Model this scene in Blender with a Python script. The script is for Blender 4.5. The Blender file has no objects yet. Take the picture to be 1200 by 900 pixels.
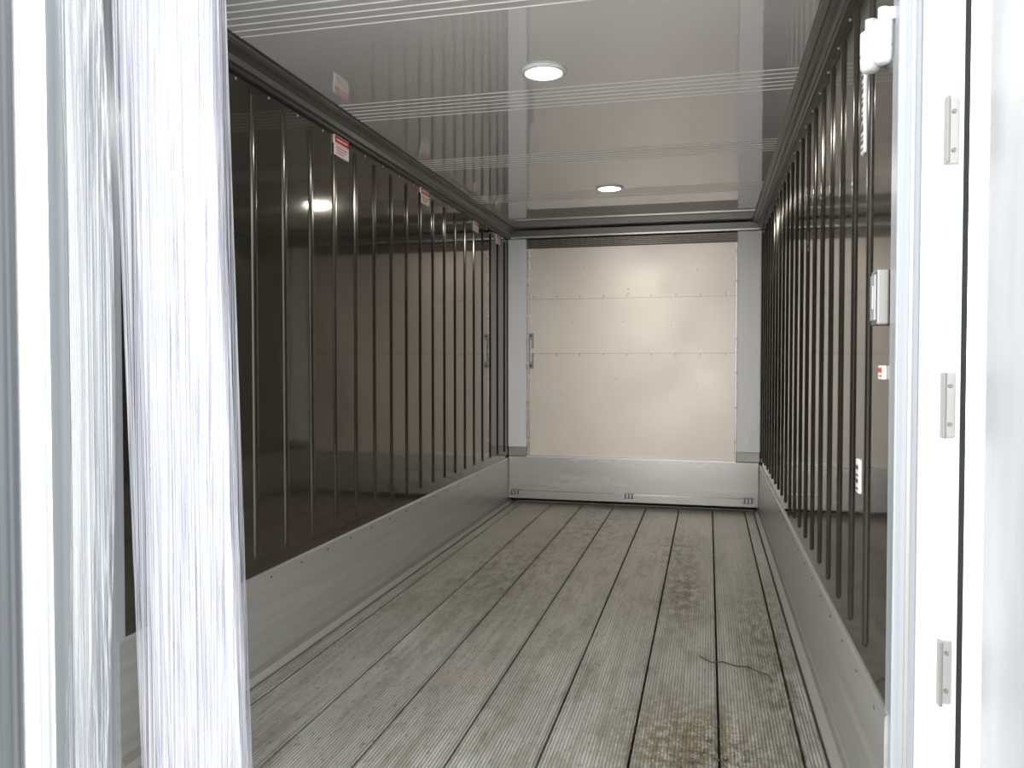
import bpy, bmesh, math, random
from mathutils import Vector, Matrix
random.seed(4)
sc = bpy.context.scene
XL, XR = -1.80, 0.44
Y0, Y1 = 2.13, 7.25
ZC = 2.515
SEAMS = [-1.667,-1.382,-1.097,-.812,-.527,-.242,.043,.310]

# ------------------------------------------------------------ materials
def newmat(name):
    m = bpy.data.materials.new(name); m.use_nodes = True
    nt = m.node_tree
    b = nt.nodes.get('Principled BSDF')
    return m, nt, b
def simple(name, col, rough=.5, metal=0., spec=.5, coat=0.):
    m, nt, b = newmat(name)
    b.inputs['Base Color'].default_value = (*col, 1)
    b.inputs['Roughness'].default_value = rough
    b.inputs['Metallic'].default_value = metal
    b.inputs['Specular IOR Level'].default_value = spec
    b.inputs['Coat Weight'].default_value = coat
    b.inputs['Coat Roughness'].default_value = .05
    return m
def N(nt, t, **kw):
    n = nt.nodes.new(t)
    for k, v in kw.items():
        setattr(n, k, v)
    return n
def coords(nt, scale):
    tc = N(nt, 'ShaderNodeTexCoord'); mp = N(nt, 'ShaderNodeMapping')
    mp.inputs['Scale'].default_value = scale
    nt.links.new(tc.outputs['Object'], mp.inputs['Vector'])
    return mp.outputs['Vector']
def noise(nt, scale, s=1., detail=4., rough=.5):
    n = N(nt, 'ShaderNodeTexNoise')
    n.inputs['Scale'].default_value = s
    n.inputs['Detail'].default_value = detail
    n.inputs['Roughness'].default_value = rough
    nt.links.new(coords(nt, scale), n.inputs['Vector'])
    return n.outputs['Fac']
def ramp(nt, fac, stops):
    r = N(nt, 'ShaderNodeValToRGB')
    e = r.color_ramp.elements
    while len(e) < len(stops): e.new(.5)
    for i, (p, c) in enumerate(stops):
        e[i].position = p
        e[i].color = (*c, 1) if len(c) == 3 else c
    nt.links.new(fac, r.inputs['Fac'])
    return r.outputs['Color']
def noisy(name, c1, c2, scale, rough=(.2,.35), metal=0., spec=.5, bump=0., bscale=None, bdist=.002, lo=.3, hi=.7, ior=None, coat=0.):
    m, nt, b = newmat(name)
    f = noise(nt, scale)
    nt.links.new(ramp(nt, f, [(lo, c1), (hi, c2)]), b.inputs['Base Color'])
    mr = N(nt, 'ShaderNodeMapRange')
    mr.inputs['From Min'].default_value = .3; mr.inputs['From Max'].default_value = .7
    mr.inputs['To Min'].default_value = rough[0]; mr.inputs['To Max'].default_value = rough[1]
    nt.links.new(f, mr.inputs['Value']); nt.links.new(mr.outputs['Result'], b.inputs['Roughness'])
    b.inputs['Metallic'].default_value = metal
    b.inputs['Specular IOR Level'].default_value = spec
    if ior: b.inputs['IOR'].default_value = ior
    if coat:
        b.inputs['Coat Weight'].default_value = coat; b.inputs['Coat IOR'].default_value = 1.7
        b.inputs['Coat Roughness'].default_value = .02
    if bump:
        bf = noise(nt, bscale or scale)
        bp = N(nt, 'ShaderNodeBump'); bp.inputs['Strength'].default_value = bump
        bp.inputs['Distance'].default_value = bdist
        nt.links.new(bf, bp.inputs['Height']); nt.links.new(bp.outputs['Normal'], b.inputs['Normal'])
    return m

M = {}
M['steel_dark'] = noisy('dark_glossy_stainless', (.125,.112,.094), (.158,.143,.121), (1,2,1.2), (.05,.09), .85, bump=.22, bscale=(1,3,1), bdist=.005)
M['rib'] = noisy('pressed_steel_rib', (.105,.095,.08), (.135,.122,.104), (1,2,1.2), (.15,.2), .85)
M['kick'] = noisy('brushed_aluminium', (.46,.46,.44), (.56,.56,.54), (1,1,40), (.28,.40), .6)
M['cove'] = simple('floor_edge_extrusion', (.26,.255,.235), .5, .3)
M['trim'] = simple('dark_extrusion', (.14,.135,.125), .35, .7)
M['trim2'] = simple('grey_extrusion', (.30,.29,.27), .35, .7)
M['ceil'] = noisy('glossy_grp_ceiling', (.68,.68,.66), (.74,.74,.72), (.8,.8,.8), (.02,.04), 0, .5, bump=.05, bscale=(14,14,14), bdist=.001, ior=1.9, coat=1.)
M['ceilrib'] = simple('ceiling_rib', (.88,.88,.86), .2)
M['white'] = noisy('white_paint', (.80,.81,.82), (.88,.89,.90), (6,6,1), (.25,.4))
M['doorskin'] = noisy('door_skin', (.34,.35,.36), (.70,.71,.72), (3,3,.5), (.3,.45), .15)
M['doorgrey'] = noisy('door_skin_grey', (.12,.13,.14), (.30,.32,.33), (60,60,.2), (.3,.45), .3)
M['edgegrey'] = noisy('door_edge_grey', (.17,.19,.20), (.27,.29,.30), (60,60,.2), (.3,.45), .1)
M['jamb'] = noisy('jamb_grey', (.30,.32,.34), (.46,.49,.52), (70,70,.3), (.3,.4), .2)
M['black'] = simple('black_rubber', (.012,.012,.013), .5)
M['void'] = simple('dark_void', (.01,.01,.01), .8)
M['silver'] = simple('silver_steel', (.55,.55,.53), .28, .9)
M['rivet'] = simple('rivet_steel', (.33,.29,.24), .35, .8)
M['post'] = noisy('white_post', (.86,.87,.87), (.89,.90,.90), (4,4,1), (.25,.35), 0)
M['bulk'] = noisy('bulkhead_stainless', (.67,.60,.52), (.76,.70,.62), (1.5,1.5,1.5), (.34,.46), .45, bump=.1, bscale=(2,2,2), bdist=.01)
M['bulk_low'] = noisy('bulkhead_aluminium', (.44,.425,.40), (.475,.46,.435), (.8,.8,12), (.22,.30), .75)
M['red'] = simple('sticker_red', (.75,.03,.03), .4)
M['paper'] = simple('sticker_white', (.85,.85,.83), .4)
M['ink'] = simple('sticker_ink', (.05,.05,.05), .5)
M['plastic'] = simple('white_plastic', (.80,.81,.81), .3)
M['concrete'] = noisy('concrete', (.42,.41,.39), (.55,.54,.52), (2,2,2), (.8,.95))
M['crumb'] = simple('crumb', (.42,.38,.24), .8)
M['crack'] = simple('dark_thread', (.05,.045,.035), .8)

# PVC
def pvc(name, stops, t0, t1, sc_):
    m, nt, b = newmat(name)
    f = noise(nt, sc_, 1., 3., .6)
    col = ramp(nt, f, stops)
    nt.links.new(col, b.inputs['Base Color'])
    b.inputs['Roughness'].default_value = .2
    tr = N(nt,'ShaderNodeBsdfTranslucent'); nt.links.new(col, tr.inputs['Color'])
    mx = N(nt,'ShaderNodeMixShader'); mx.inputs[0].default_value=.4
    nt.links.new(b.outputs[0], mx.inputs[1]); nt.links.new(tr.outputs[0], mx.inputs[2])
    tp = N(nt,'ShaderNodeBsdfTransparent')
    mx2 = N(nt,'ShaderNodeMixShader')
    mrr = N(nt,'ShaderNodeMapRange')
    mrr.inputs['From Min'].default_value=.35; mrr.inputs['From Max'].default_value=.65
    mrr.inputs['To Min'].default_value=t0; mrr.inputs['To Max'].default_value=t1
    nt.links.new(f, mrr.inputs['Value']); nt.links.new(mrr.outputs['Result'], mx2.inputs[0])
    nt.links.new(mx.outputs[0], mx2.inputs[1]); nt.links.new(tp.outputs[0], mx2.inputs[2])
    nt.links.new(mx2.outputs[0], nt.nodes['Material Output'].inputs['Surface'])
    return m
M['pvc'] = pvc('pvc_strip', [(.33,(.30,.31,.37)),(.44,(.58,.60,.68)),(.56,(.86,.87,.92)),(.7,(1,1,1))], .68, .22, (170,170,.10))
M['pvc2'] = pvc('pvc_strip_grey', [(.33,(.16,.165,.18)),(.48,(.40,.42,.45)),(.64,(.78,.80,.83))], .62, .24, (170,170,.10))

# lamp
m, nt, b = newmat('led_diffuser')
b.inputs['Base Color'].default_value=(1,1,1,1)
b.inputs['Emission Color'].default_value=(1,.99,.96,1)
b.inputs['Emission Strength'].default_value=16
M['led'] = m

# floor
m, nt, b = newmat('ribbed_aluminium_floor')
L = nt.links
base = ramp(nt, noise(nt, (1.6,.5,1), 2., 5., .6), [(.3,(.28,.285,.255)),(.55,(.375,.38,.34)),(.75,(.48,.48,.44))])
streak = noise(nt, (55,.7,1), 1., 5., .7)
m1 = N(nt,'ShaderNodeMix', data_type='RGBA', blend_type='MULTIPLY'); m1.inputs[0].default_value=.7
L.new(base, m1.inputs[6]); L.new(ramp(nt, streak, [(.3,(.5,.5,.47)),(.6,(1,1,1))]), m1.inputs[7])
tc = N(nt,'ShaderNodeTexCoord'); sx = N(nt,'ShaderNodeSeparateXYZ'); L.new(tc.outputs['Object'], sx.inputs[0])
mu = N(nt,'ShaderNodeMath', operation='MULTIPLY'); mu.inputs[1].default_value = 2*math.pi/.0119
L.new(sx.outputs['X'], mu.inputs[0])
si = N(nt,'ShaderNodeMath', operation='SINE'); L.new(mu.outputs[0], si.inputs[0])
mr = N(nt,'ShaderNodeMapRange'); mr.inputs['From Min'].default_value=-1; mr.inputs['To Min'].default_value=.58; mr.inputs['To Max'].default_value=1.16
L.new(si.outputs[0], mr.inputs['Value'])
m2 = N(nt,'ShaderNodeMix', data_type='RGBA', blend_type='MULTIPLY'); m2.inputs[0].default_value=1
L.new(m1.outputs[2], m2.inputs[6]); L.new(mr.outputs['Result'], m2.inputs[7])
cur = m2.outputs[2]
def patch(cx, cy, rx, ry, col, nscale, lo, hi, cur, amt=1.):
    mp = N(nt,'ShaderNodeMapping'); mp.vector_type='TEXTURE'
    mp.inputs['Location'].default_value=(cx,cy,0); mp.inputs['Scale'].default_value=(rx,ry,1)
    L.new(tc.outputs['Object'], mp.inputs['Vector'])
    s2 = N(nt,'ShaderNodeSeparateXYZ'); L.new(mp.outputs[0], s2.inputs[0])
    cmb = N(nt,'ShaderNodeCombineXYZ'); L.new(s2.outputs['X'],cmb.inputs['X']); L.new(s2.outputs['Y'],cmb.inputs['Y'])
    ln = N(nt,'ShaderNodeVectorMath', operation='LENGTH'); L.new(cmb.outputs[0], ln.inputs[0])
    a = N(nt,'ShaderNodeMapRange'); a.inputs['From Min'].default_value=1; a.inputs['From Max'].default_value=.2
    a.inputs['To Max'].default_value=amt
    L.new(ln.outputs['Value'], a.inputs['Value'])
    nf = noise(nt, nscale, 1., 10., .75)
    c = N(nt,'ShaderNodeMapRange'); c.inputs['From Min'].default_value=lo; c.inputs['From Max'].default_value=hi
    L.new(nf, c.inputs['Value'])
    mm = N(nt,'ShaderNodeMath', operation='MULTIPLY'); L.new(a.outputs[0],mm.inputs[0]); L.new(c.outputs[0],mm.inputs[1])
    mix = N(nt,'ShaderNodeMix', data_type='RGBA'); L.new(mm.outputs[0], mix.inputs[0])
    L.new(cur, mix.inputs[6]); mix.inputs[7].default_value=(*col,1)
    return mix.outputs[2]
cur = patch(-.7, 7.4, 3, 4.4, (.45,.39,.28), (2,1,1), .1, .7, cur, .8)  # warm light reflected from the back end, painted into the far floor colour
cur = patch(-.7, 3.6, 3, 5, (.13,.12,.085), (9,2.6,1), .48, .72, cur, 1)
cur = patch(-.7, 3.6, 3, 5, (.07,.06,.038), (60,22,1), .55, .66, cur, 1)
cur = patch(-.06, 2.78, .38, .55, (.14,.11,.05), (26,22,1), .45, .53, cur, 1)
cur = patch(.02, 2.62, .36, .42, (.045,.04,.027), (34,28,1), .49, .55, cur, 1)
cur = patch(-.13, 4.6, .16, .95, (.08,.065,.04), (24,12,1), .44, .53, cur, 1)
cur = patch(-.20, 5.6, .25, .9, (.09,.075,.045), (24,10,1), .47, .58, cur, 1)
cur = patch(-1.2, 4.8, .5, 1.4, (.11,.10,.07), (20,9,1), .46, .61, cur, .9)
cur = patch(-.85, 6.2, .5, 1.2, (.11,.09,.06), (22,9,1), .46, .60, cur, .9)
cur = patch(.27, 3.6, .18, 2.0, (.09,.08,.05), (26,10,1), .44, .57, cur, 1)
cur = patch(-.95, 3.1, .16, .12, (.42,.28,.22), (4,4,1), .3, .6, cur, .4)
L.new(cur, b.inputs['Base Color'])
b.inputs['Metallic'].default_value=.15
b.inputs['Roughness'].default_value=.40
bp = N(nt,'ShaderNodeBump'); bp.inputs['Strength'].default_value=.5; bp.inputs['Distance'].default_value=.0015
L.new(si.outputs[0], bp.inputs['Height']); L.new(bp.outputs['Normal'], b.inputs['Normal'])
M['floor'] = m

# ------------------------------------------------------------ helpers
class Mesh:
    def __init__(s, name): s.name=name; s.bm=bmesh.new(); s.mats=[]
    def mi(s, k):
        if k not in s.mats: s.mats.append(k)
        return s.mats.index(k)
    def box(s, x0,x1,y0,y1,z0,z1, k, bev=0.):
        vs=[s.bm.verts.new(p) for p in ((x0,y0,z0),(x1,y0,z0),(x1,y1,z0),(x0,y1,z0),(x0,y0,z1),(x1,y0,z1),(x1,y1,z1),(x0,y1,z1))]
        i=s.mi(k); fs=[]
        for q in ((0,3,2,1),(4,5,6,7),(0,1,5,4),(1,2,6,5),(2,3,7,6),(3,0,4,7)):
            f=s.bm.faces.new([vs[j] for j in q]); f.material_index=i; fs.append(f)
        if bev:
            es=list({e for f in fs for e in f.edges})
            r=bmesh.ops.bevel(s.bm, geom=es, offset=bev, segments=2, affect='EDGES', profile=.5)
            for f in r['faces']: f.material_index=i
    def extrude_profile(s, pts, y0, y1, k):
        i=s.mi(k)
        a=[s.bm.verts.new((p[0],y0,p[1])) for p in pts]; c=[s.bm.verts.new((p[0],y1,p[1])) for p in pts]
        n=len(pts)
        for j in range(n):
            f=s.bm.faces.new((a[j],a[(j+1)%n],c[(j+1)%n],c[j])); f.material_index=i
        s.bm.faces.new(a[::-1]).material_index=i; s.bm.faces.new(c).material_index=i
    def loops(s, rings, k, cap=True, smooth=True):
        i=s.mi(k); R=[[s.bm.verts.new(p) for p in r] for r in rings]
        n=len(R[0])
        for a,c in zip(R,R[1:]):
            for j in range(n):
                f=s.bm.faces.new((a[j],a[(j+1)%n],c[(j+1)%n],c[j])); f.material_index=i; f.smooth=smooth
        if cap:
            f=s.bm.faces.new(R[-1]); f.material_index=i
        return R
    def cyl(s, c, axis, r, h, k, n=24, prof=None):
        prof = prof or [(0,1),(1,1)]
        ax=Vector(axis).normalized(); t=ax.orthogonal().normalized(); u=ax.cross(t)
        rings=[]
        for tt,rf in prof:
            rings.append([Vector(c)+ax*h*tt+(t*math.cos(2*math.pi*j/n)+u*math.sin(2*math.pi*j/n))*r*rf for j in range(n)])
        R=s.loops(rings,k)
        s.bm.faces.new(R[0][::-1]).material_index=s.mi(k)
    def done(s, parent=None, autosmooth=False):
        bmesh.ops.recalc_face_normals(s.bm, faces=s.bm.faces)
        me=bpy.data.meshes.new(s.name); s.bm.to_mesh(me); s.bm.free()
        for k in s.mats: me.materials.append(M[k])
        o=bpy.data.objects.new(s.name, me); sc.collection.objects.link(o)
        if parent: o.parent=parent
        return o

# ------------------------------------------------------------ room shell
T=.09
g=Mesh('ground'); g.box(-12,12,-12,16,-.35,-.20,'concrete'); g.done()

def wall(name, x, s):
    w=Mesh(name)
    xo = x - s*T
    w.box(min(x,xo),max(x,xo),Y0,Y1+T,-.15,ZC+.10,'steel_dark')
    w.box(min(xo,xo-s*.01),max(xo,xo-s*.01),Y0-.02,Y1+T,-.15,ZC+.10,'white')
    y=2.45
    ys=[]
    while y<Y1-.08:
        ys.append(y); y+=.243
    for y in ys:
        z0,z1=.475,2.385
        def ring(r,h):
            pts=[]
            n=8
            for j in range(n+1):
                a=math.pi*j/n
                pts.append((x+s*h, y+r*math.cos(a), z1-.02+r*math.sin(a)))
            for j in range(n+1):
                a=math.pi+math.pi*j/n
                pts.append((x+s*h, y+r*math.cos(a), z0+.02+r*math.sin(a)))
            return pts
        w.loops([ring(.021,-.001),ring(.019,.001),ring(.015,.006),ring(.011,.0085),ring(.006,.009)],'rib')
    for y in ys:
        w.cyl((x,y+.12,2.40),(s,0,0),.006,.004,'silver',8)
    return w.done()
wall('wall_left', XL, 1); wall('wall_right', XR, -1)

def kick(name, x, s):
    w=Mesh(name)
    pts=[(x-s*.0,.416),(x+s*.006,.416),(x+s*.010,.408),(x+s*.012,.045),(x+s*.012,-.02),(x,-.02)]
    w.extrude_profile(pts,Y0,Y1,'kick')
    w.extrude_profile([(x+s*.012,.045),(x+s*.016,.045),(x+s*.022,.018),(x+s*.045,.005),(x+s*.052,.004),(x+s*.052,-.02),(x+s*.012,-.02)],Y0,Y1,'cove')
    for i in range(20):
        w.cyl((x+s*.010,Y0+.12+i*.26,.385),(s,0,0),.005,.003,'trim',8)
    return w.done()
kick('baseboard_left', XL, 1); kick('baseboard_right', XR, -1)

def crown(name, x, s):
    w=Mesh(name)
    pts=[(x,2.42),(x+s*.018,2.42),(x+s*.022,2.432),(x+s*.016,2.445),(x+s*.022,2.47),(x+s*.035,2.488),(x+s*.052,2.498),(x+s*.075,2.50),(x+s*.08,ZC),(x,ZC)]
    w.extrude_profile(pts,Y0,Y1,'trim')
    w.extrude_profile([(x+s*.016,2.447),(x+s*.022,2.447),(x+s*.027,2.468),(x+s*.021,2.470)],Y0,Y1,'trim2')
    w.extrude_profile([(x+s*.05,2.496),(x+s*.055,2.492),(x+s*.078,2.496),(x+s*.078,2.502)],Y0,Y1,'trim2')
    return w.done()
crown('trim_1', XL, 1); crown('trim_2', XR, -1)

c=Mesh('ceiling')
c.box(XL-T,XR+T,Y0,Y1+T,ZC,ZC+.10,'ceil')
c.box(XL-T-.01,XR+T+.01,Y0-.02,Y1+T,ZC+.10,ZC+.12,'white')
for yc in (2.60,3.68,4.76,5.84):
    for j in range(6):
        y=yc+(j-2.5)*.05
        c.loops([[(XL+.07,y-.006,ZC+.0005),(XR-.07,y-.006,ZC+.0005),(XR-.07,y+.006,ZC+.0005),(XL+.07,y+.006,ZC+.0005)],
                 [(XL+.07,y-.002,ZC-.002),(XR-.07,y-.002,ZC-.002),(XR-.07,y+.002,ZC-.002),(XL+.07,y+.002,ZC-.002)]],'ceilrib',smooth=False)
c.done()

f=Mesh('floor')
f.box(XL-T,XR+T,Y0,Y1+T,-.15,-.03,'void')
edges=[XL+.055]+SEAMS+[XR-.055]
for i,(a,b_) in enumerate(zip(edges,edges[1:])):
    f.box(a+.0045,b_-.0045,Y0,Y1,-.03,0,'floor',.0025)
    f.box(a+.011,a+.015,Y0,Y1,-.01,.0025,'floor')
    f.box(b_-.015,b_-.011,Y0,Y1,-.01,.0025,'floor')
f.box(XL-T,XR+T,Y0-.06,Y0,-.15,-.004,'silver')
f.done()

b=Mesh('wall_back')
b.box(XL-T,XR+T,Y1+T,Y1+2*T,-.15,ZC+.12,'white')
b.box(XL,XR,Y1+.06,Y1+T,0,ZC,'void')
b.done()

bk=Mesh('evaporator_bulkhead')
yb=Y1-.02
bk.box(-1.625,.24,yb,yb+.03,.40,1.372,'bulk')
bk.box(-1.625,.24,yb-.003,yb+.03,1.376,1.868,'bulk')
bk.box(-1.625,.24,yb,yb+.03,1.872,2.335,'bulk')
bk.box(-1.625,.24,yb+.004,yb+.03,1.37,1.873,'rivet')
bk.box(-1.625,-1.600,yb-.012,yb,.43,2.335,'bulk_low',.002)
bk.box(.222,.24,yb-.012,yb,.43,2.335,'bulk_low',.002)
for z in (1.89,1.36):
    for i in range(9):
        bk.cyl((-1.56+i*.213,yb-.003,z),(0,-1,0),.007,.004,'rivet',10)
for z in (1.91,1.95): bk.cyl((-.70,yb,z),(0,-1,0),.007,.005,'rivet',10)
for x,z in ((-1.2,1.66),(-.75,1.66),(-.32,1.62),(-1.3,1.0),(-.8,1.15),(-.1,2.1),(-.1,1.1),(-1.1,2.15)):
    bk.cyl((x,yb-.003,z),(0,-1,0),.005,.004,'rivet',8)
for z in (.6,.9,1.2,1.5,2.0,2.25):
    bk.cyl((.231,yb-.012,z),(0,-1,0),.007,.004,'rivet',10); bk.cyl((-1.612,yb-.012,z),(0,-1,0),.007,.004,'rivet',10)
# latch plate at the panel's left edge
bk.box(-1.605,-1.563,yb-.025,yb,1.24,1.38,'trim2',.004)
bk.box(-1.605,-1.563,yb-.025,yb,1.42,1.56,'trim2',.004)
bk.box(-1.592,-1.576,yb-.035,yb,1.30,1.50,'silver',.003)
for z in (1.265,1.355,1.445,1.535): bk.cyl((-1.584,yb-.025,z),(0,-1,0),.010,.005,'ink',10)
bk.box(-1.62,.24,yb+.02,yb+.05,2.335,2.47,'void')
for i in range(6):
    z=2.345+i*.013
    bk.box(-1.62,.24,yb-.005,yb+.02,z,z+.004,'rivet')
for i in range(31):
    x=-1.60+i*.06
    bk.box(x,x+.003,yb-.008,yb+.02,2.335,2.42,'trim')
bk.box(XL+.02,XR-.02,yb-.045,yb+.05,2.425,2.445,'bulk_low',.003)
bk.box(XL+.02,XR-.02,yb-.02,yb+.05,2.445,2.50,'trim')
for x0,x1 in ((XL+.004,-1.625),(.24,XR-.004)):
    bk.box(x0,x1,yb-.05,yb+.05,.515,2.42,'post',.006)
    bk.box(x0,x1,yb-.03,yb+.05,.43,.515,'trim2',.003)
bk.box(XL+.013,XR-.013,yb-.06,yb+.05,.115,.43,'bulk_low',.004)
bk.box(XL+.013,XR-.013,yb-.075,yb+.05,.045,.118,'bulk_low',.004)
bk.box(-1.62,.235,yb-.064,yb,.425,.437,'silver')
for x in (-1.72,-.68,.34):
    bk.box(x-.05,x+.05,yb-.085,yb-.07,.085,.115,'silver',.003)
    for d in (-.03,0,.03): bk.box(x+d-.008,x+d+.008,yb-.095,yb-.08,.08,.125,'trim',.002)
bk.done()
# ------------------------------------------------------------ lights in ceiling
for (y) in (3.34,5.65):
    l=Mesh('ceiling_light'); cx=-.68
    l.cyl((cx,y,ZC),(0,0,-1),.098,.012,'plastic',40,[(0,1),(.5,1),(1,.88),(1.0,.80),(.6,.78)])
    l.cyl((cx,y,ZC-.006),(0,0,-1),.076,.004,'led',40,[(0,1),(1,1)])
    l.done()
    ld=bpy.data.lights.new('led_lamp','AREA'); ld.shape='DISK'; ld.size=.15; ld.energy=13; ld.color=(1,.97,.91)
    lo=bpy.data.objects.new('led_lamp',ld); lo.location=(cx,y,ZC-.02); sc.collection.objects.link(lo)

# ------------------------------------------------------------ door frame (rear end)
fr=Mesh('door_frame')
fr.box(XR-.002,.490,Y0-.03,Y0+.04,-.15,ZC+.1,'jamb',.004)
fr.box(.465,.473,Y0-.036,Y0-.02,-.15,ZC+.1,'silver')
fr.box(.490,.577,Y0-.05,Y0+.06,-.15,ZC+.1,'white',.006)
fr.box(.577,.594,Y0-.03,Y0+.05,-.15,ZC+.1,'black',.002)
fr.box(-1.855,XL+.002,Y0-.03,Y0+.04,-.15,ZC+.1,'jamb',.004)
fr.box(-1.915,-1.855,Y0-.05,Y0+.06,-.15,ZC+.1,'white',.006)
fr.box(-1.985,-1.915,Y0-.052,Y0+.05,-.15,ZC+.1,'edgegrey',.002)
fr.box(-1.985,.594,Y0-.05,Y0+.06,ZC+.02,ZC+.16,'white',.006)
fr.box(-1.985,.594,Y0-.06,Y0,-.19,-.15,'white',.004)
fr.done()
for zc in (1.83,1.19,.557):
    h=Mesh('door_hinge')
    xa = .546
    h.box(xa-.014,xa+.018,Y0-.058,Y0-.0505,zc-.077,zc+.077,'silver',.003)
    h.box(xa-.014,xa-.006,Y0-.078,Y0-.052,zc-.077,zc+.077,'trim2',.002)
    for d in (-.045,.045): h.cyl((xa+.006,Y0-.058,zc+d),(0,-1,0),.005,.004,'trim2',8)
    h.done()

def door(name, hx, s, ang, skin):
    d=Mesh(name)
    W=1.10
    d.box(0,.075,-W,0,-.12,ZC+.05,skin,.006)
    d.box(-.014,0,-W+.10,-.11,-.02,ZC-.06,skin,.004)
    for o_,w_ in ((.012,.012),(.045,.018),(.078,.012)):
        d.box(-.012,.002,-o_-w_,-o_,-.10,ZC+.03,'white',.003)
        d.box(-.012,.002,-W+o_,-W+o_+w_,-.10,ZC+.03,'white',.003)
        d.box(-.012,.002,-W+.02,-.02,ZC+.03-o_-w_,ZC+.03-o_,'white',.003)
        d.box(-.012,.002,-W+.02,-.02,-.10+o_,-.10+o_+w_,'white',.003)
    if s<0:
        d.box(-.010,.001,-.100,-.003,-.11,ZC+.04,'white',.002)
    for yy in (-.35,-.85):
        d.cyl((.105,yy,-.10),(0,0,1),.017,ZC+.1,'silver',14)
        for zz in (.3,1.2,2.2): d.box(.075,.125,yy-.05,yy+.05,zz,zz+.05,'silver',.004)
    o=d.done()
    if s<0: o.scale=(-1,1,1)
    o.location=(hx,Y0-.055,0); o.rotation_euler=(0,0,ang)
    return o
door('door_1', .602, 1, math.radians(3), 'doorskin')
door('door_2', -2.0, -1, math.radians(-2), 'doorgrey')

# ------------------------------------------------------------ strip curtain
def strip(cm, xc, yc, w, bow, yaw, z0, z1, sway, ph, mat='pvc', midsway=0.):
    i=cm.mi(mat); n=14; nz=24
    g_=[]
    for a in range(nz+1):
        t=a/nz; z=z1+(z0-z1)*t
        row=[]
        for j in range(n+1):
            u=(j/n-.5)
            lx=u*w*(1+.02*math.sin(ph+t*3)); ly=bow*(4*u*u-1)*(1+.2*math.sin(ph+t*2.2)) + .002*math.sin(u*26+ph)
            x=xc+lx*math.cos(yaw)-ly*math.sin(yaw)+sway*t**1.2+midsway*math.sin(math.pi*min(1,t*1.05))
            y=yc+lx*math.sin(yaw)+ly*math.cos(yaw)+.004*math.sin(ph+t*3)
            row.append(cm.bm.verts.new((x,y,z)))
        g_.append(row)
    for a in range(nz):
        for j in range(n):
            f=cm.bm.faces.new((g_[a][j],g_[a][j+1],g_[a+1][j+1],g_[a+1][j])); f.material_index=i; f.smooth=True
cm=Mesh('strip_curtain')
specs=[(-1.575,1.99,.18,.03,.1,0),(-1.56,2.03,.18,-.025,-.12,1),(-1.50,1.97,.20,.03,.10,2),(-1.45,2.01,.20,.02,-.1,3),
       (-1.41,1.98,.18,-.03,.1,4),(-1.395,1.94,.16,.02,.0,5),(-1.54,2.06,.20,.02,.12,6),(-1.44,2.05,.2,-.02,-.1,7)]
for xc,yc,w,bow,yaw,ph in specs:
    strip(cm,xc,yc,w,bow,yaw,.02,ZC-.02,.075,ph)
for xc,yc,w,bow,yaw,ph in [(-1.765,1.96,.14,.02,.1,1.5),(-1.79,2.0,.12,-.02,-.15,2.5)]:
    strip(cm,xc,yc,w,bow,yaw,.02,ZC-.02,.0,ph,'pvc2',.04)
cm.box(-1.79,.43,1.96,1.985,ZC-.03,ZC+.03,'silver',.003)
cm.box(-1.84,-1.27,1.94,2.06,ZC-.045,ZC-.03,'silver',.003)
for x in (-1.75,-.7,.41): cm.box(x-.02,x+.02,1.96,2.09,ZC+.03,ZC+.05,'silver',.003)
o=cm.done()

# ------------------------------------------------------------ stickers etc
def sticker_left(y,z,w=.16,h=.10):
    s=Mesh('warning_sticker'); x=XL+.0105
    s.box(XL+.0005,x,y-w/2,y+w/2,z-h/2,z+h/2,'paper',.001)
    s.box(x-.001,x+.001,y-w/2+.003,y+w/2-.003,z+h*.12,z+h/2-.004,'red')
    for k in range(3): s.box(x-.001,x+.001,y-w/2+.015,y+w/2-.02*(k+1),z-.012-k*.013,z-.008-k*.013,'red')
    s.box(x,x+.0015,y-w/2+.02,y+w/2-.02,z+h*.25,z+h*.33,'paper')
    s.done()
for y in (3.73,4.95,6.13,6.81): sticker_left(y,2.365, .16 if y<6 else .12, .10 if y<6 else .08)

def tag(name,y,z,w,h,kind):
    s=Mesh(name); x=XR-.0105
    if kind=='frame':
        s.box(x-.02,XR,y-w/2,y+w/2,z-h/2,z+h/2,'trim2',.005)
        s.box(x-.024,x-.018,y-w/2+.012,y+w/2-.012,z-h/2+.012,z+h/2-.012,'jamb',.002)
        s.box(x-.027,x-.022,y-.012,y+.012,z-.03,z+.03,'silver',.002)
    elif kind=='sticker':
        s.box(x,XR,y-w/2,y+w/2,z-h/2,z+h/2,'paper',.001)
        s.box(x-.001,x+.001,y-w/2+.005,y+w/2-.005,z,z+h*.35,'red')
        s.box(x-.001,x+.001,y-w/2+.005,y+w/2-.015,z-h*.3,z-h*.2,'red')
    else:
        s.box(x,XR,y-w/2,y+w/2,z-h/2,z+h/2,'paper',.004)
        n=int(h/.022)
        for k in range(n):
            zz=z-h/2+.010+k*(h-.02)/n
            s.box(x-.001,x+.001,y-w/2+.008,y+w/2-.008,zz,zz+.006+.006*(k%2),'ink')
    s.done()
tag('instruction_label',2.52,2.06,.035,.20,'label')
tag('instruction_label',2.52,1.94,.05,.09,'label')
tag('latch_box',2.215,1.455,.075,.14,'frame')
tag('notice_sticker',2.23,1.265,.05,.035,'sticker')
tag('instruction_label',2.54,.955,.05,.10,'label')

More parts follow.
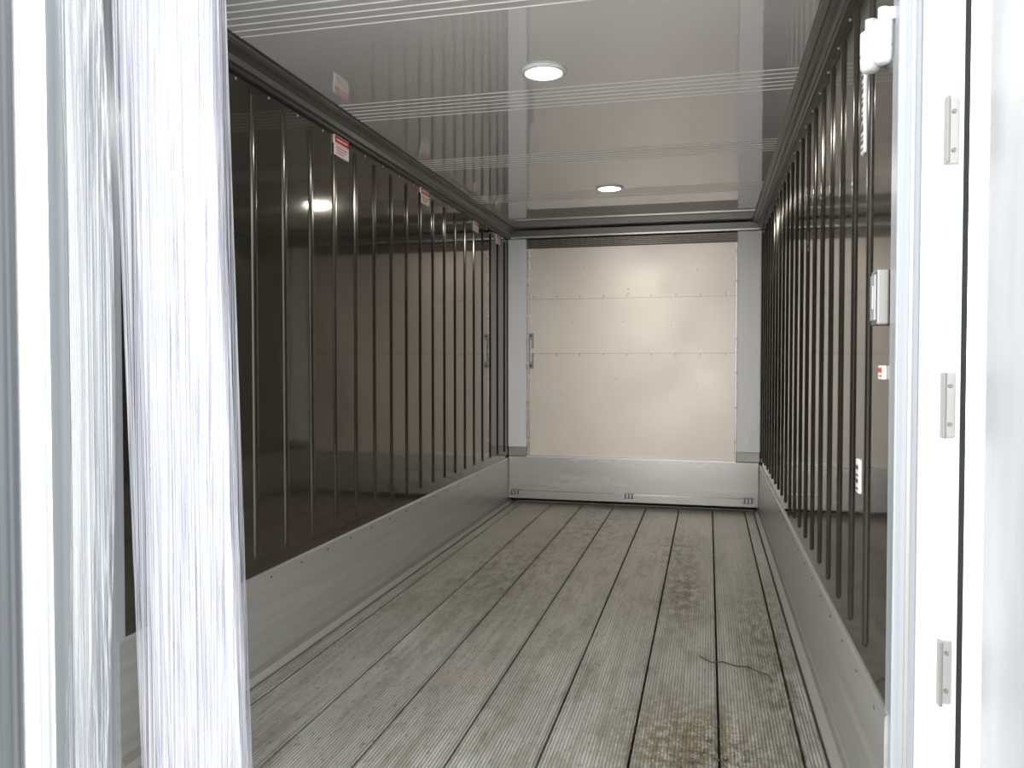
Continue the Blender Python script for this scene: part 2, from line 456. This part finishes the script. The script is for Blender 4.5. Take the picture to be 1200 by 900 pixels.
cp=Mesh('conduit_cap')
for y,x,zt,r_ in ((2.30,XR-.030,2.16,.026),(2.155,XR-.028,2.13,.022)):
    cp.cyl((x,y,zt),(0,0,-1),r_,.105,'plastic',24,[(-.3,.55),(-.02,.55),(0,.85),(.03,1),(.55,1),(.57,.93),(.62,.93),(.64,1),(.9,.95),(.98,.75),(1.0,.4)])
    cp.box(x,XR,y-.012,y+.012,zt+.0,zt+.03,'plastic',.003)
cp.done()

# ------------------------------------------------------------ debris
db=Mesh('floor_debris')
def crumb(x,y,s):
    a=random.random()*6.28
    v=[db.bm.verts.new((x+s*math.cos(a+k*2.1)*random.uniform(.6,1.2),y+s*math.sin(a+k*2.1)*random.uniform(.6,1.2),.0006)) for k in range(3)]
    t=db.bm.verts.new((x,y,.0006+s*.7)); i=db.mi('crumb')
    for k in range(3):
        db.bm.faces.new((v[k],v[(k+1)%3],t)).material_index=i
    db.bm.faces.new(v).material_index=i
for _ in range(320): crumb(random.gauss(-.05,.17),random.gauss(2.85,.25),random.uniform(.0015,.004))
for _ in range(260): crumb(random.uniform(XL+.08,XR-.08),random.uniform(Y0+.05,6.5),random.uniform(.0015,.0045))
for _ in range(260): crumb(random.choice(SEAMS)+random.gauss(0,.02),random.uniform(2.3,6),random.uniform(.0015,.004))
db.done()
tw=Mesh('loose_thread')
px=[(-.03,3.58),(.02,3.52),(.07,3.535),(.12,3.50),(.17,3.505),(.21,3.46),(.25,3.43),(.26,3.36)]
for (x0,y0),(x1,y1) in zip(px,px[1:]):
    d=Vector((x1-x0,y1-y0,0)); tw.cyl((x0,y0,.0035),d,.0025,d.length,'crack',6)
tw.done()

# ------------------------------------------------------------ world, camera
w=bpy.data.worlds.new('sky'); sc.world=w; w.use_nodes=True
bg=w.node_tree.nodes['Background']; bg.inputs[0].default_value=(.975,.985,1,1); bg.inputs[1].default_value=4.2

cam=bpy.data.cameras.new('camera'); co=bpy.data.objects.new('camera',cam); sc.collection.objects.link(co)
cam.sensor_width=36; cam.lens=28.2; cam.clip_start=.02
co.location=(0,0,1.29); co.rotation_euler=(math.radians(90-1.52),0,math.radians(13.75))
sc.camera=co
sc.view_settings.view_transform='Standard'
sc.view_settings.look='None'
sc.view_settings.exposure=0
